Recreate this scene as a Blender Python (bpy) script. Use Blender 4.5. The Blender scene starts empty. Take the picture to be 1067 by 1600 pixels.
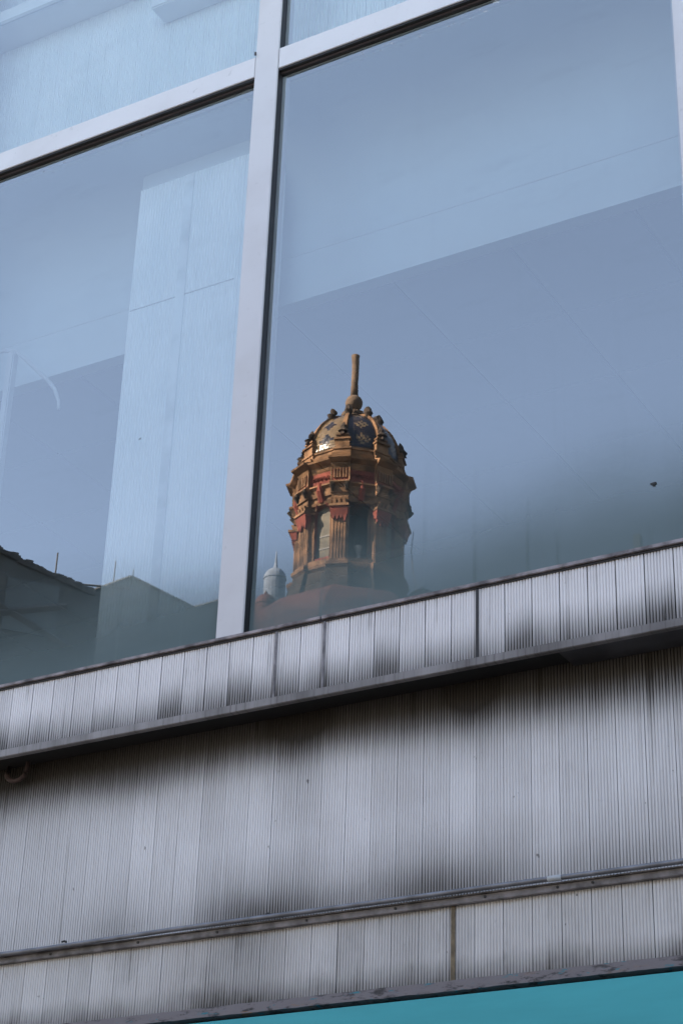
import bpy, bmesh, math, random
from mathutils import Vector, Matrix, noise as mnoise
random.seed(7)
S = bpy.context.scene
COL = S.collection

# ------------------------------------------------------------------ camera
YAW, PITCH, ROLL = -0.5456321522, 0.4846422617, 0.0376130576
CAMPOS = Vector((5.497357, -7.988613, 1.6))
cam = bpy.data.cameras.new('camera')
cam.sensor_fit = 'VERTICAL'; cam.sensor_height = 24.0
cam.lens = 3037.2536 / 1600 * 24.0
cam.clip_start = 0.05; cam.clip_end = 4000
fw = Vector((math.sin(YAW)*math.cos(PITCH), math.cos(YAW)*math.cos(PITCH), math.sin(PITCH)))
r0 = Vector((math.cos(YAW), -math.sin(YAW), 0)); u0 = r0.cross(fw)
rr = r0*math.cos(ROLL) + u0*math.sin(ROLL); uu = u0*math.cos(ROLL) - r0*math.sin(ROLL)
camo = bpy.data.objects.new('camera', cam); COL.objects.link(camo)
camo.matrix_world = Matrix(((rr.x, uu.x, -fw.x, CAMPOS.x), (rr.y, uu.y, -fw.y, CAMPOS.y), (rr.z, uu.z, -fw.z, CAMPOS.z), (0, 0, 0, 1)))
S.camera = camo

# ------------------------------------------------------------------ sky, sun, exposure
SUN_EL = math.radians(30)
SUN_AZ = Vector((-0.656, 0.755, 0)).normalized()          # towards the sun, behind the building on the left
W = bpy.data.worlds.new('World'); S.world = W; W.use_nodes = True
wn = W.node_tree.nodes; wl = W.node_tree.links
bg = wn['Background']
sky = wn.new('ShaderNodeTexSky'); sky.sky_type = 'NISHITA'; sky.sun_disc = False
sky.sun_elevation = SUN_EL; sky.sun_rotation = math.atan2(SUN_AZ.x, SUN_AZ.y)
sky.altitude = 2200; sky.air_density = 1.2; sky.dust_density = 3.0; sky.ozone_density = 1.0
hs = wn.new('ShaderNodeHueSaturation'); hs.inputs['Saturation'].default_value = 0.74      # thin high haze
wl.new(sky.outputs[0], hs.inputs['Color']); wl.new(hs.outputs[0], bg.inputs['Color']); bg.inputs['Strength'].default_value = 0.068
sl = bpy.data.lights.new('sun', 'SUN'); sl.energy = 5.0; sl.angle = math.radians(0.5); sl.color = (1.0, 0.79, 0.60)
so = bpy.data.objects.new('sun', sl); COL.objects.link(so)
sd = Vector((SUN_AZ.x*math.cos(SUN_EL), SUN_AZ.y*math.cos(SUN_EL), math.sin(SUN_EL)))
so.rotation_euler = sd.to_track_quat('Z', 'Y').to_euler(); so.location = (-30, 20, 60)
S.view_settings.view_transform = 'Standard'; S.view_settings.look = 'None'
S.view_settings.gamma = 1.0; S.view_settings.use_curve_mapping = False
S.view_settings.exposure = 3.13
S.cycles.max_bounces = 10; S.cycles.transparent_max_bounces = 16; S.cycles.glossy_bounces = 5

# ------------------------------------------------------------------ node expressions
class X:
    """a value socket with arithmetic"""
    def __init__(s, nt, v): s.nt, s.v = nt, v
    def op(s, o, *a, clamp=False):
        n = s.nt.nodes.new('ShaderNodeMath'); n.operation = o; n.use_clamp = clamp
        for i, q in enumerate((s,)+a):
            q = q.v if isinstance(q, X) else q
            if isinstance(q, (int, float)): n.inputs[i].default_value = q
            else: s.nt.links.new(q, n.inputs[i])
        return X(s.nt, n.outputs[0])
    def __add__(s, b): return s.op('ADD', b)
    def __radd__(s, b): return s.op('ADD', b)
    def __sub__(s, b): return s.op('SUBTRACT', b)
    def __rsub__(s, b): return s.op('MULTIPLY', -1.0).op('ADD', b)
    def __mul__(s, b): return s.op('MULTIPLY', b)
    __rmul__ = __mul__
    def clamp(s): return s.op('ADD', 0.0, clamp=True)
    def max(s, b): return s.op('MAXIMUM', b)
    def sm(s, a, b):
        n = s.nt.nodes.new('ShaderNodeMapRange'); n.interpolation_type = 'SMOOTHSTEP'
        s.nt.links.new(s.v, n.inputs['Value']); n.inputs['From Min'].default_value = min(a, b); n.inputs['From Max'].default_value = max(a, b)
        if a > b: n.inputs['To Min'].default_value = 1; n.inputs['To Max'].default_value = 0
        return X(s.nt, n.outputs['Result'])
    def bump(s, c, w):                                      # soft hump centred on c
        return (s.op('SUBTRACT', c).op('ABSOLUTE')).sm(w, 0.0)

class Mat:
    def __init__(s, name):
        s.m = bpy.data.materials.new(name); s.m.use_nodes = True
        s.nt = s.m.node_tree; s.n = s.nt.nodes; s.l = s.nt.links
        s.b = s.n['Principled BSDF']; s.out = s.n['Material Output']
        g = s.n.new('ShaderNodeNewGeometry'); s.pos = g.outputs['Position']
        sp = s.n.new('ShaderNodeSeparateXYZ'); s.l.new(s.pos, sp.inputs[0])
        s.x, s.y, s.z = (X(s.nt, sp.outputs[i]) for i in range(3))
    def noise(s, scale=(1, 1, 1), detail=3.0, rough=0.55, off=(0, 0, 0), local=False):
        mp = s.n.new('ShaderNodeMapping'); mp.inputs['Scale'].default_value = scale; mp.inputs['Location'].default_value = off
        s.l.new(s.pos, mp.inputs['Vector'])
        t = s.n.new('ShaderNodeTexNoise'); t.inputs['Scale'].default_value = 1.0; t.inputs['Detail'].default_value = detail; t.inputs['Roughness'].default_value = rough
        s.l.new(mp.outputs[0], t.inputs['Vector'])
        return X(s.nt, t.outputs['Fac'])
    def rnd(s):
        o = s.n.new('ShaderNodeObjectInfo'); return X(s.nt, o.outputs['Random'])
    def mix(s, f, a, b, mode='MIX'):
        n = s.n.new('ShaderNodeMix'); n.data_type = 'RGBA'; n.blend_type = mode
        if isinstance(f, X): s.l.new(f.v, n.inputs[0])
        else: n.inputs[0].default_value = f
        for q, i in ((a, 6), (b, 7)):
            if isinstance(q, tuple): n.inputs[i].default_value = (*q[:3], 1)
            else: s.l.new(q, n.inputs[i])
        return n.outputs[2]
    def gray(s, xv):
        n = s.n.new('ShaderNodeCombineColor')
        for i in range(3): s.l.new(xv.v, n.inputs[i])
        return n.outputs[0]
    def set(s, k, v):
        if isinstance(v, X): v = v.v
        if isinstance(v, (int, float)): s.b.inputs[k].default_value = v
        elif isinstance(v, tuple): s.b.inputs[k].default_value = (*v, 1)
        else: s.l.new(v, s.b.inputs[k])
        return s
    def bumpn(s, h, strength=0.3, dist=0.01):
        n = s.n.new('ShaderNodeBump'); n.inputs['Strength'].default_value = strength; n.inputs['Distance'].default_value = dist
        s.l.new(h.v, n.inputs['Height']); s.l.new(n.outputs[0], s.b.inputs['Normal']); return s

def plain(name, col, rough=0.6, metal=0.0, var=0.25, scale=3.0, bump=0.0, spec=0.5):
    k = Mat(name); n = k.noise((scale,)*3, 5)
    c = k.mix(n.sm(0.3, 0.7), tuple(q*(1-var) for q in col), tuple(min(1, q*(1+var*0.6)) for q in col))
    k.set('Base Color', c).set('Roughness', rough).set('Metallic', metal)
    k.b.inputs['Specular IOR Level'].default_value = spec
    if bump: k.bumpn(k.noise((scale*6,)*3, 6), bump, 0.02)
    return k.m

ALU = (0.71, 0.70, 0.715)
SOOT_SHADE = (0.034, 0.028, 0.023)
def alu(name, soot_shade_fn, base=ALU, sk=1.0, y0=None):
    k = Mat(name)
    r = k.rnd()
    cloud = k.noise((1.3, 1, 1.9), 4, 0.6, (3, 0, 1))
    streak = k.noise((55, 1, 1.6), 3, 0.6)
    fine = k.noise((30, 30, 30), 5, 0.7)
    c = k.mix(r, tuple(q*0.90 for q in base), tuple(q*1.04 for q in base))
    c = k.mix(cloud.sm(0.42, 0.75)*0.22, c, (0.36, 0.33, 0.32))
    c = k.mix(streak.sm(0.5, 0.8)*(0.22*sk), c, (0.22, 0.195, 0.18))
    c = k.mix(fine.sm(0.62, 0.78)*0.30, c, (0.2, 0.18, 0.17))
    # dirt that sits in the flutes: the groove floor lies behind the face
    soot_shade = soot_shade_fn(k, cloud, streak, r)
    if y0 is not None:
        g = k.y.sm(y0+0.0012, y0+0.0042)
        soot_shade = soot_shade*(g*0.3+0.86) + g*0.03
    c = k.mix(soot_shade.clamp(), c, SOOT_SHADE)
    spots = k.noise((24, 3, 15), 2, 0.5, (7, 2, 5)).sm(0.765, 0.80)
    c = k.mix(spots*0.75, c, (0.07, 0.062, 0.058))
    k.set('Base Color', c).set('Metallic', 0.15).set('Roughness', (fine*0.25+0.38))
    return k

def soot_fascia(k, cloud, streak, r):
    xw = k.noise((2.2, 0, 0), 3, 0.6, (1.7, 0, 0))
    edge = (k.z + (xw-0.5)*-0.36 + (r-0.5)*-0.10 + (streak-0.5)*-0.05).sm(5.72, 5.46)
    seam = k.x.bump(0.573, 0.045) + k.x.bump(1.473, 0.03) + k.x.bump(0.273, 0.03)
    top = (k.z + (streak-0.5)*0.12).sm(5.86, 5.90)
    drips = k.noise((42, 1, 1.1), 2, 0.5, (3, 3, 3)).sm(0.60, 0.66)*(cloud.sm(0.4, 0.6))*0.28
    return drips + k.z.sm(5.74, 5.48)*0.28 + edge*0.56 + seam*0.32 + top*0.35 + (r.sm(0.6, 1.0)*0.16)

def soot_shade_wall(k, cloud, streak, r):
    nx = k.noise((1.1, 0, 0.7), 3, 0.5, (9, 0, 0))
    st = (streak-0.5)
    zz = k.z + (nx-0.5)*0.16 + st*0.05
    top = zz.sm(5.10, 5.40)*0.85 + zz.sm(4.95, 5.32)*0.25  # soot together with painted overhang shade, darkest right below the soffit
    tongue = k.x.bump(1.33, 0.22)*(k.z).sm(4.92, 5.34)*0.30
    tongue2 = k.x.bump(0.30, 0.30)*(k.z).sm(4.3, 5.2)*0.20
    zl = k.z + (nx-0.5)*-0.30 + st*-0.05
    low = zl.sm(4.86, 4.38)*0.75 + zl.sm(4.62, 4.40)*0.35
    blob = (k.x.bump(0.15, 0.75)*0.85 + k.x.bump(1.15, 0.85)*0.72 + k.x.bump(-0.75, 0.45)*0.35 + k.x.bump(2.1, 0.6)*0.40)
    left = (k.x).sm(-0.3, -1.8)*0.10
    drips = k.noise((36, 1, 0.8), 2, 0.5, (6, 3, 3)).sm(0.60, 0.66)*(nx.sm(0.45, 0.6))*0.20
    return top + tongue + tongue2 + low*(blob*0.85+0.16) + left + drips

def soot_band(k, cloud, streak, r):
    nx = k.noise((2.6, 0, 2.0), 4, 0.6, (2, 0, 8))
    low = (k.z + (nx-0.5)*-0.1).sm(4.10, 3.93)
    mid = nx.sm(0.42, 0.78)*0.30
    patch = k.x.bump(0.05, 0.42)*0.32 + k.x.bump(1.0, 0.35)*0.22
    drips = k.noise((40, 1, 1.0), 2, 0.5, (1, 3, 9)).sm(0.58, 0.64)*0.25*nx.sm(0.4, 0.6)
    return low*0.62 + mid + patch + drips

M = {}
k = alu('fascia_aluminium', soot_fascia, (0.77, 0.745, 0.75), y0=0.0); M['fascia'] = k.m
k = alu('wall_aluminium', soot_shade_wall, y0=0.22); M['wall'] = k.m
k = alu('band_aluminium', soot_band, (0.58, 0.57, 0.575), y0=0.212); M['band'] = k.m
k = alu('lip_aluminium', lambda k, c, s, r: (k.noise((3, 1, 1), 4).sm(0.3, 0.7)*0.5 + 0.25 + s.sm(0.5, 0.75)*0.25), (0.42, 0.40, 0.41)); M['lip'] = k.m
k = alu('frame_aluminium', lambda k, c, s, r: (k.noise((9, 9, 9), 5, 0.7).sm(0.64, 0.74)*0.25), (0.63, 0.615, 0.63), 0.1); k.set('Metallic', 0.1); M['frame'] = k.m
M['cavity'] = plain('dark_cavity', (0.012, 0.012, 0.012), 0.8)
M['gasket'] = plain('black_gasket', (0.012, 0.011, 0.013), 0.5)
M['gasket_lip'] = plain('gasket_lip', (0.10, 0.08, 0.085), 0.35)
M['soffit'] = plain('dirty_soffit', (0.055, 0.055, 0.06), 0.6, 0.0, 0.5, 4)
M['flash'] = plain('weathered_flashing', (0.24, 0.21, 0.215), 0.45, 0.3, 0.7, 9)
M['steel'] = plain('grey_conduit', (0.20, 0.205, 0.23), 0.4, 0.35, 0.35, 8)
M['steel_pale'] = plain('pale_tape', (0.45, 0.47, 0.5), 0.5)
M['strip'] = plain('dull_strip', (0.19, 0.18, 0.19), 0.5, 0.3, 0.5, 12)
M['rust'] = plain('rusted_iron', (0.05, 0.03, 0.027), 0.8, 0.0, 0.5, 30)
M['render'] = plain('street_render', (0.06, 0.066, 0.066), 0.9, 0, 0.35, 0.7, 0.3)
M['render_b'] = plain('street_render_grey', (0.07, 0.085, 0.09), 0.9, 0, 0.3, 0.6, 0.3)
M['tar'] = plain('roof_felt', (0.06, 0.06, 0.06), 0.9, 0, 0.4, 1.5)
M['asphalt'] = plain('asphalt', (0.05, 0.05, 0.052), 0.9, 0, 0.3, 1.5, 0.3)
M['pave'] = plain('pavement_stone', (0.06, 0.058, 0.055), 0.85, 0, 0.25, 1.2, 0.2)
M['mass'] = plain('building_render', (0.3, 0.3, 0.3), 0.85)
M['dark_iron'] = plain('dark_iron', (0.025, 0.025, 0.025), 0.6)
M['stone'] = plain('weathered_sandstone', (0.142, 0.080, 0.042), 0.9, 0, 0.6, 2.2, 0.6, 0.2)
M['stone_dark'] = plain('sooty_sandstone', (0.036, 0.027, 0.021), 0.95, 0, 0.5, 2.5, 0.6, 0.2)
M['redstone'] = plain('red_painted_stone', (0.135, 0.036, 0.025), 0.9, 0, 0.45, 2.5, 0.5, 0.2)
M['redroof'] = plain('red_roof_coat', (0.085, 0.028, 0.024), 0.8, 0, 0.35, 1.2, 0.3)
M['tile_blue'] = plain('blue_glazed_tile', (0.006, 0.007, 0.014), 0.22, 0, 0.5, 9)
M['tile_pale_glint'] = plain('pale_and_glint_tile', (0.12, 0.085, 0.045), 0.22, 0, 0.2, 14)
M['grout'] = plain('dome_mortar', (0.12, 0.08, 0.05), 0.95)
M['panegrey'] = plain('dusty_lantern_pane', (0.085, 0.076, 0.055), 0.85, 0, 0.25, 3)
M['far_haze'] = plain('haze_tinted_stone', (0.16, 0.20, 0.27), 0.9)  # distance haze is put into this pale bluish colour
M['statue'] = plain('grey_stone', (0.22, 0.21, 0.2), 0.9)
M['white_in'] = plain('white_gypsum', (0.80, 0.83, 0.84), 0.8, 0, 0.05, 1.2)
M['tile_in'] = plain('ceiling_board', (0.27, 0.285, 0.295), 0.85, 0, 0.06, 1.5)
M['bulk_in'] = plain('painted_bulkhead', (0.50, 0.56, 0.58), 0.7, 0, 0.05, 0.8)
M['strip_in'] = plain('matt_strip', (0.72, 0.78, 0.80), 0.8)
M['joint_in'] = plain('ceiling_joint', (0.06, 0.065, 0.07), 0.8)
M['slab_in'] = plain('slab_paint', (0.42, 0.44, 0.46), 0.85, 0, 0.05, 1)
M['floor_in'] = plain('pale_floor', (0.20, 0.21, 0.22), 0.5, 0, 0.1, 2)
M['back_in'] = plain('dim_back_wall', (0.25, 0.28, 0.29), 0.85, 0, 0.1, 1)
M['tube_in'] = plain('white_painted_tube', (0.47, 0.50, 0.52), 0.4, 0, 0.05, 5)
k = Mat('fluted_pier'); k.set('Base Color', k.mix(k.noise((2, 2, 1.2), 4).sm(0.3, 0.7), (0.78, 0.84, 0.86), (0.90, 0.93, 0.94))).set('Roughness', 0.45); M['pier'] = k.m
k = Mat('teal_sign_paint')
k.set('Base Color', k.mix((k.noise((0.7, 1, 5), 4, 0.6)).sm(0.3, 0.75), (0.032, 0.34, 0.40), (0.046, 0.41, 0.475))).set('Roughness', 0.42)
k.bumpn(k.noise((2, 2, 7), 4), 0.15, 0.01); M['teal'] = k.m
k = Mat('torn_edging')
n = k.noise((9, 9, 30), 5, 0.7)
c = k.mix(n.sm(0.36, 0.5), (0.035, 0.03, 0.03), (0.16, 0.14, 0.145))
c = k.mix(k.noise((5, 5, 40), 4, 0.7, (4, 4, 4)).sm(0.62, 0.66)*(k.x.bump(0.35, 0.55)*1.0+0.15), c, (0.26, 0.12, 0.03))
c = k.mix(k.noise((7, 7, 40), 4, 0.7, (9, 1, 4)).sm(0.62, 0.66), c, (0.03, 0.16, 0.20))
k.set('Base Color', c).set('Roughness', 0.7).bumpn(n, 0.6, 0.01); M['torn'] = k.m

# coated, dusty glass: mirror coat over a clear body, with a film of dirt
def glass_mat(name, front=True, zlow=5.93, ztop=9.9):
    k = Mat(name)
    tr = k.n.new('ShaderNodeBsdfTransparent'); tr.inputs[0].default_value = (0.88, 0.93, 0.94, 1) if front else (0.98, 0.99, 0.99, 1)
    if not front:
        k.l.new(tr.outputs[0], k.out.inputs['Surface']); return k.m
    gl = k.n.new('ShaderNodeBsdfGlossy'); gl.inputs['Roughness'].default_value = 0.0; gl.inputs['Color'].default_value = (0.93, 0.97, 1, 1)
    wav = k.noise((5.5, 1, 2.2), 2, 0.4); wav2 = k.noise((0.8, 1, 0.5), 1, 0.4, (5, 5, 5))
    bp = k.n.new('ShaderNodeBump'); bp.inputs['Strength'].default_value = 1.0; bp.inputs['Distance'].default_value = 1.0
    k.l.new((wav*0.000022 + wav2*0.00035).v, bp.inputs['Height']); k.l.new(bp.outputs[0], gl.inputs['Normal'])
    fr = k.n.new('ShaderNodeFresnel'); fr.inputs['IOR'].default_value = 1.5
    fac = X(k.nt, fr.outputs[0])*0.8 + GLASS_R
    m1 = k.n.new('ShaderNodeMixShader'); k.l.new(fac.v, m1.inputs[0]); k.l.new(tr.outputs[0], m1.inputs[1]); k.l.new(gl.outputs[0], m1.inputs[2])
    df = k.n.new('ShaderNodeBsdfDiffuse'); df.inputs['Color'].default_value = (0.125, 0.165, 0.172, 1)
    n = k.noise((0.8, 1, 1.3), 4, 0.5, (2, 2, 2)); fine = k.noise((40, 1, 40), 4, 0.6)
    low = (k.z + (n-0.5)*0.45 - k.x*0.045).sm(zlow+1.05, zlow-0.02)
    drip = k.noise((11, 1, 0.5), 3, 0.55, (4, 1, 2)).sm(0.56, 0.74)
    smear = k.noise((1.5, 1, 5), 5, 0.65, (3, 9, 1)).sm(0.52, 0.8)*0.05
    film = smear + low*low*0.74 + low*0.17 + drip*(low*0.10+0.012) + (n.sm(0.45, 0.75)*0.03) + 0.012 + (fine.sm(0.55, 0.8)*0.02)
    m2 = k.n.new('ShaderNodeMixShader'); k.l.new(film.clamp().v, m2.inputs[0]); k.l.new(m1.outputs[0], m2.inputs[1]); k.l.new(df.outputs[0], m2.inputs[2])
    # pale putty smears just under the top rail
    sm = k.noise((14, 1, 26), 3, 0.6, (1, 0, 3)).sm(0.60, 0.66) * k.z.bump(ztop-0.075, 0.07) * k.noise((1.6, 1, 1), 1, 0.5, (8, 0, 0)).sm(0.45, 0.6)
    sp = k.noise((17, 1, 15), 1, 0.4, (11, 3, 1)).sm(0.835, 0.85)
    wh = k.n.new('ShaderNodeBsdfDiffuse'); wh.inputs['Color'].default_value = (0.6, 0.62, 0.62, 1)
    m3 = k.n.new('ShaderNodeMixShader'); k.l.new((sm*0.55).clamp().v, m3.inputs[0]); k.l.new(m2.outputs[0], m3.inputs[1]); k.l.new(wh.outputs[0], m3.inputs[2])
    dk = k.n.new('ShaderNodeBsdfDiffuse'); dk.inputs['Color'].default_value = (0.06, 0.06, 0.06, 1)
    m4 = k.n.new('ShaderNodeMixShader'); k.l.new((sp*0.5).v, m4.inputs[0]); k.l.new(m3.outputs[0], m4.inputs[1]); k.l.new(dk.outputs[0], m4.inputs[2])
    k.l.new(m4.outputs[0], k.out.inputs['Surface'])
    return k.m
GLASS_R = 0.26
M['glass'] = glass_mat('coated_window_glass')
M['glass_up'] = glass_mat('coated_window_glass_upper', True, 9.2, 14.0)
M['clear'] = glass_mat('clear_glass_body', False)

# ------------------------------------------------------------------ mesh helpers
def root(name, label, cat, loc=(0, 0, 0), group=None, kind=None):
    o = bpy.data.objects.new(name, None); COL.objects.link(o); o.location = loc
    tag(o, label, cat, group, kind); return o
def tag(o, label=None, cat=None, group=None, kind=None):
    if label: o['label'] = label
    if cat: o['category'] = cat
    if group: o['group'] = group
    if kind: o['kind'] = kind
    return o
def wpos(p):
    v = Vector((0, 0, 0))
    while p is not None: v += Vector(p.location); p = p.parent
    return v
def obj(name, bm, mats, parent=None, smooth=False, fix=True):
    if fix: bmesh.ops.recalc_face_normals(bm, faces=bm.faces)
    if parent is not None:
        off = wpos(parent)
        if off.length > 0: bmesh.ops.translate(bm, verts=bm.verts, vec=-off)
    me = bpy.data.meshes.new(name); bm.to_mesh(me); bm.free()
    for m in (mats if isinstance(mats, (list, tuple)) else [mats]): me.materials.append(m)
    if smooth: me.polygons.foreach_set('use_smooth', [True]*len(me.polygons))
    o = bpy.data.objects.new(name, me); COL.objects.link(o)
    if parent is not None: o.parent = parent
    return o
def copy(o, parent, dx):
    c = o.copy(); COL.objects.link(c); c.parent = parent; c.location = Vector(o.location) + Vector(dx); return c
def box(bm, a, b, bev=0.0):
    a, b = Vector(a), Vector(b)
    r = bmesh.ops.create_cube(bm, size=1.0)
    for v in r['verts']: v.co = Vector(((a[i]+b[i])/2 + v.co[i]*(b[i]-a[i]) for i in range(3)))
    if bev > 0:
        es = list({e for v in r['verts'] for e in v.link_edges})
        bmesh.ops.bevel(bm, geom=es, offset=bev, segments=2, affect='EDGES')
def bx(a, b, bev=0.0):
    bm = bmesh.new(); box(bm, a, b, bev); return bm
def tube(bm, pts, r, n=10, cap=True):
    pts = [Vector(p) for p in pts]; rings = []
    up = Vector((0, 0, 1))
    for i, p in enumerate(pts):
        t = (pts[min(i+1, len(pts)-1)] - pts[max(i-1, 0)]).normalized()
        s = t.cross(up) if abs(t.dot(up)) < 0.95 else t.cross(Vector((1, 0, 0)))
        s.normalize(); q = s.cross(t)
        rad = r[i] if isinstance(r, (list, tuple)) else r
        rings.append([bm.verts.new(p + (s*math.cos(a)+q*math.sin(a))*rad) for a in (2*math.pi*j/n for j in range(n))])
    for a, b in zip(rings, rings[1:]):
        for j in range(n): bm.faces.new((a[j], a[(j+1) % n], b[(j+1) % n], b[j]))
    if cap: bm.faces.new(rings[0]); bm.faces.new(rings[-1][::-1])
def prism_xz(poly, y0, y1):
    bm = bmesh.new()
    a = [bm.verts.new((x, y0, z)) for x, z in poly]; b = [bm.verts.new((x, y1, z)) for x, z in poly]
    bm.faces.new(a); bm.faces.new(b[::-1]); n = len(poly)
    for i in range(n): bm.faces.new((a[i], b[i], b[(i+1) % n], a[(i+1) % n]))
    return bm
def prism_xy(poly, z0, z1):
    bm = bmesh.new()
    a = [bm.verts.new((x, y, z0)) for x, y in poly]; b = [bm.verts.new((x, y, z1)) for x, y in poly]
    bm.faces.new(a); bm.faces.new(b[::-1]); n = len(poly)
    for i in range(n): bm.faces.new((a[i], b[i], b[(i+1) % n], a[(i+1) % n]))
    return bm

NF = 9                                                     # flutes on one plank
def plank_bm(x0, w, y, z0, z1, depth=0.0045, thick=0.012, gap=0.0038, nf=NF):
    """a fluted aluminium plank standing on its edge, grooves cut into the face"""
    a, b = x0+gap/2, x0+w-gap/2; p = (b-a)/nf; poly = []
    for i in range(nf):
        s = a+i*p
        if i: poly += [(s+p*0.10, y+depth), (s+p*0.26, y)]
        else: poly += [(s, y+0.002), (s+p*0.12, y)]
        if i < nf-1: poly += [(s+p*0.78, y), (s+p*0.94, y+depth)]
        else: poly += [(s+p*0.9, y), (s+p, y+0.002)]
    poly += [(b, y+thick), (a, y+thick)]
    return prism_xy(poly, z0, z1)

# ------------------------------------------------------------------ ground and street
def sheet(name, x0, x1, y0, y1, z, m):
    bm = bmesh.new(); bm.faces.new([bm.verts.new(p) for p in ((x0, y0, z), (x1, y0, z), (x1, y1, z), (x0, y1, z))])
    o = obj(name, bm, m, fix=False); o['kind'] = 'structure'; return o
sheet('ground', -900, 900, -900, 900, -0.13, M['pave'])
sheet('road', -200, 200, -11.6, -2.6, -0.126, M['asphalt'])
for y0, y1 in ((-2.6, 0.35), (-14.3, -11.6)):
    o = obj('pavement', bx((-200, y0, -0.122), (200, y1, 0.0), 0.01), M['pave']); o['kind'] = 'structure'

# ------------------------------------------------------------------ the building
B = root('shop_building', 'modern aluminium-clad building with large mirror-like windows, filling the whole photo', 'building', (0, 0.22, 0))
ZC, ZB, ZD = 5.503, 5.885, 5.458                            # fascia bottom, top, underside of its lip
YW = 0.22                                                   # face of the recessed wall
PW = 0.15

fas = obj('fascia', bx((-7, 0.014, ZC-0.02), (7, 0.215, ZB-0.01)), M['cavity'], B)
first = None
for i in range(-22, 37):
    x = -1.5266 + i*PW
    if first is None:
        bm = plank_bm(0, PW, 0, 0, ZB-ZC, gap=0.0056); first = obj('plank', bm, M['fascia'], None); first.parent = fas; q = first
    else:
        q = first.copy(); COL.objects.link(q); q.parent = fas
    q.location = Vector((x, 0, ZC)) - wpos(fas)
    q.location.y += random.uniform(-0.0012, 0.0012) ; q.rotation_euler.y = random.uniform(-1, 1)*0.0008
for x in (0.573, 1.473, 0.273, -2.43):                       # cover strips over the wide joints
    obj('joint_strip', bx((x-0.008, -0.006, ZC), (x+0.006, 0.004, ZB)), M['strip'] if x != 1.473 else M['gasket'], fas)
obj('top_flashing', bx((-7, -0.018, ZB+0.008), (0.55, 0.125, ZB+0.028), 0.003), M['flash'], fas)
obj('top_flashing', bx((0.556, -0.018, ZB+0.007), (7, 0.125, ZB+0.029), 0.003), M['flash'], fas)
obj('flashing_shade_line', bx((-7, -0.006, ZB-0.004), (7, 0.05, ZB+0.009)), M['gasket'], fas)  # black strip painted in for the shadow line beneath the flashing
obj('bottom_lip', bx((-7, -0.010, ZD), (7, 0.03, ZC-0.001), 0.003), M['lip'], fas)
obj('soffit_panel', bx((1.9, 0.032, ZD+0.002), (7, YW-0.004, ZD+0.014)), M['soffit'], fas)
obj('soffit_panel', bx((-7, 0.032, ZD+0.036), (1.897, YW-0.004, ZD+0.044)), M['cavity'], fas)

ZF, ZG = 4.365, 3.948
lw = obj('lower_wall', bx((-7, YW+0.013, 3.5), (7, YW+0.12, 5.6)), M['cavity'], B)
first = None
for i in range(-38, 40):
    x = 0.605 + i*PW
    if abs(x) > 5.6: continue
    if first is None:
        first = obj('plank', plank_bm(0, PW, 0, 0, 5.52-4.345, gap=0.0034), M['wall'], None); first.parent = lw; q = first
    else:
        q = first.copy(); COL.objects.link(q); q.parent = lw
    q.location = Vector((x, YW+random.uniform(-0.001, 0.001), 4.345)) - wpos(lw)
bd = obj('lower_band', bx((-7, YW+0.005, 3.6), (7, YW+0.012, 4.34)), M['cavity'], B)
first = None
for i in range(-38, 40):
    x = 0.589 + i*0.1522
    if abs(x) > 5.6: continue
    if first is None:
        first = obj('plank', plank_bm(0, 0.1522, 0, 0, 4.335-3.94, 0.004, 0.010), M['band'], None); first.parent = bd; q = first
    else:
        q = first.copy(); COL.objects.link(q); q.parent = bd
    q.location = Vector((x, YW-0.008+random.uniform(-0.001, 0.001), 3.94)) - wpos(bd)
M['drip'] = plain('brown_drip_strip', (0.17, 0.13, 0.08), 0.8, 0, 0.4, 20)
obj('joint_strip', bx((1.226, YW-0.013, 3.95), (1.247, YW-0.006, 4.33)), M['drip'], bd)
# trim strip below the conduit, with bolts
ts = obj('trim_strip', bx((-7, YW-0.034, 4.318), (7, YW-0.009, 4.352), 0.003), M['strip'], B)
obj('strip_ledge', bx((-7, YW-0.046, 4.352), (7, YW-0.002, 4.358), 0.002), M['strip'], ts)
b0 = None
for x in (-2.6, -1.75, -1.2, -0.62, -0.12, 0.42, 0.93, 1.42, 1.80, 1.98, 2.5, 3.1):
    if b0 is None:
        bm = bmesh.new(); tube(bm, [(0, 0, 0), (0, -0.006, 0)], 0.007, 8); b0 = obj('bolt', bm, M['dark_iron'], None); b0.parent = ts; q = b0
    else:
        q = b0.copy(); COL.objects.link(q); q.parent = ts
    q.location = Vector((x, YW-0.033, 4.337)) - wpos(ts)
# torn edge along the foot of the band: an uneven folded sheet
bm = bmesh.new(); pts = []
n = 260
up = []; dn = []
for i in range(n+1):
    x = -5.2 + 10.4*i/n
    h = 0.006*mnoise.noise(Vector((x*4, 0, 3))) + 0.003*mnoise.noise(Vector((x*23, 0, 1)))
    yy = YW-0.05 + 0.006*mnoise.noise(Vector((x*9, 4, 1)))
    up.append((x, yy, 3.947+h*0.5)); dn.append((x, yy-0.012, 3.896-abs(h)*1.3))
A = [bm.verts.new(p) for p in up]; Bv = [bm.verts.new(p) for p in dn]
C1 = [bm.verts.new((p[0], YW-0.002, p[2]+0.004)) for p in up]; D1 = [bm.verts.new((p[0], YW-0.002, p[2]-0.006)) for p in dn]
for i in range(n):
    for a, b in ((A, Bv), (C1, A), (Bv, D1)): bm.faces.new((a[i], a[i+1], b[i+1], b[i]))
obj('torn_edging', bm, M['torn'], bd)

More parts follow.
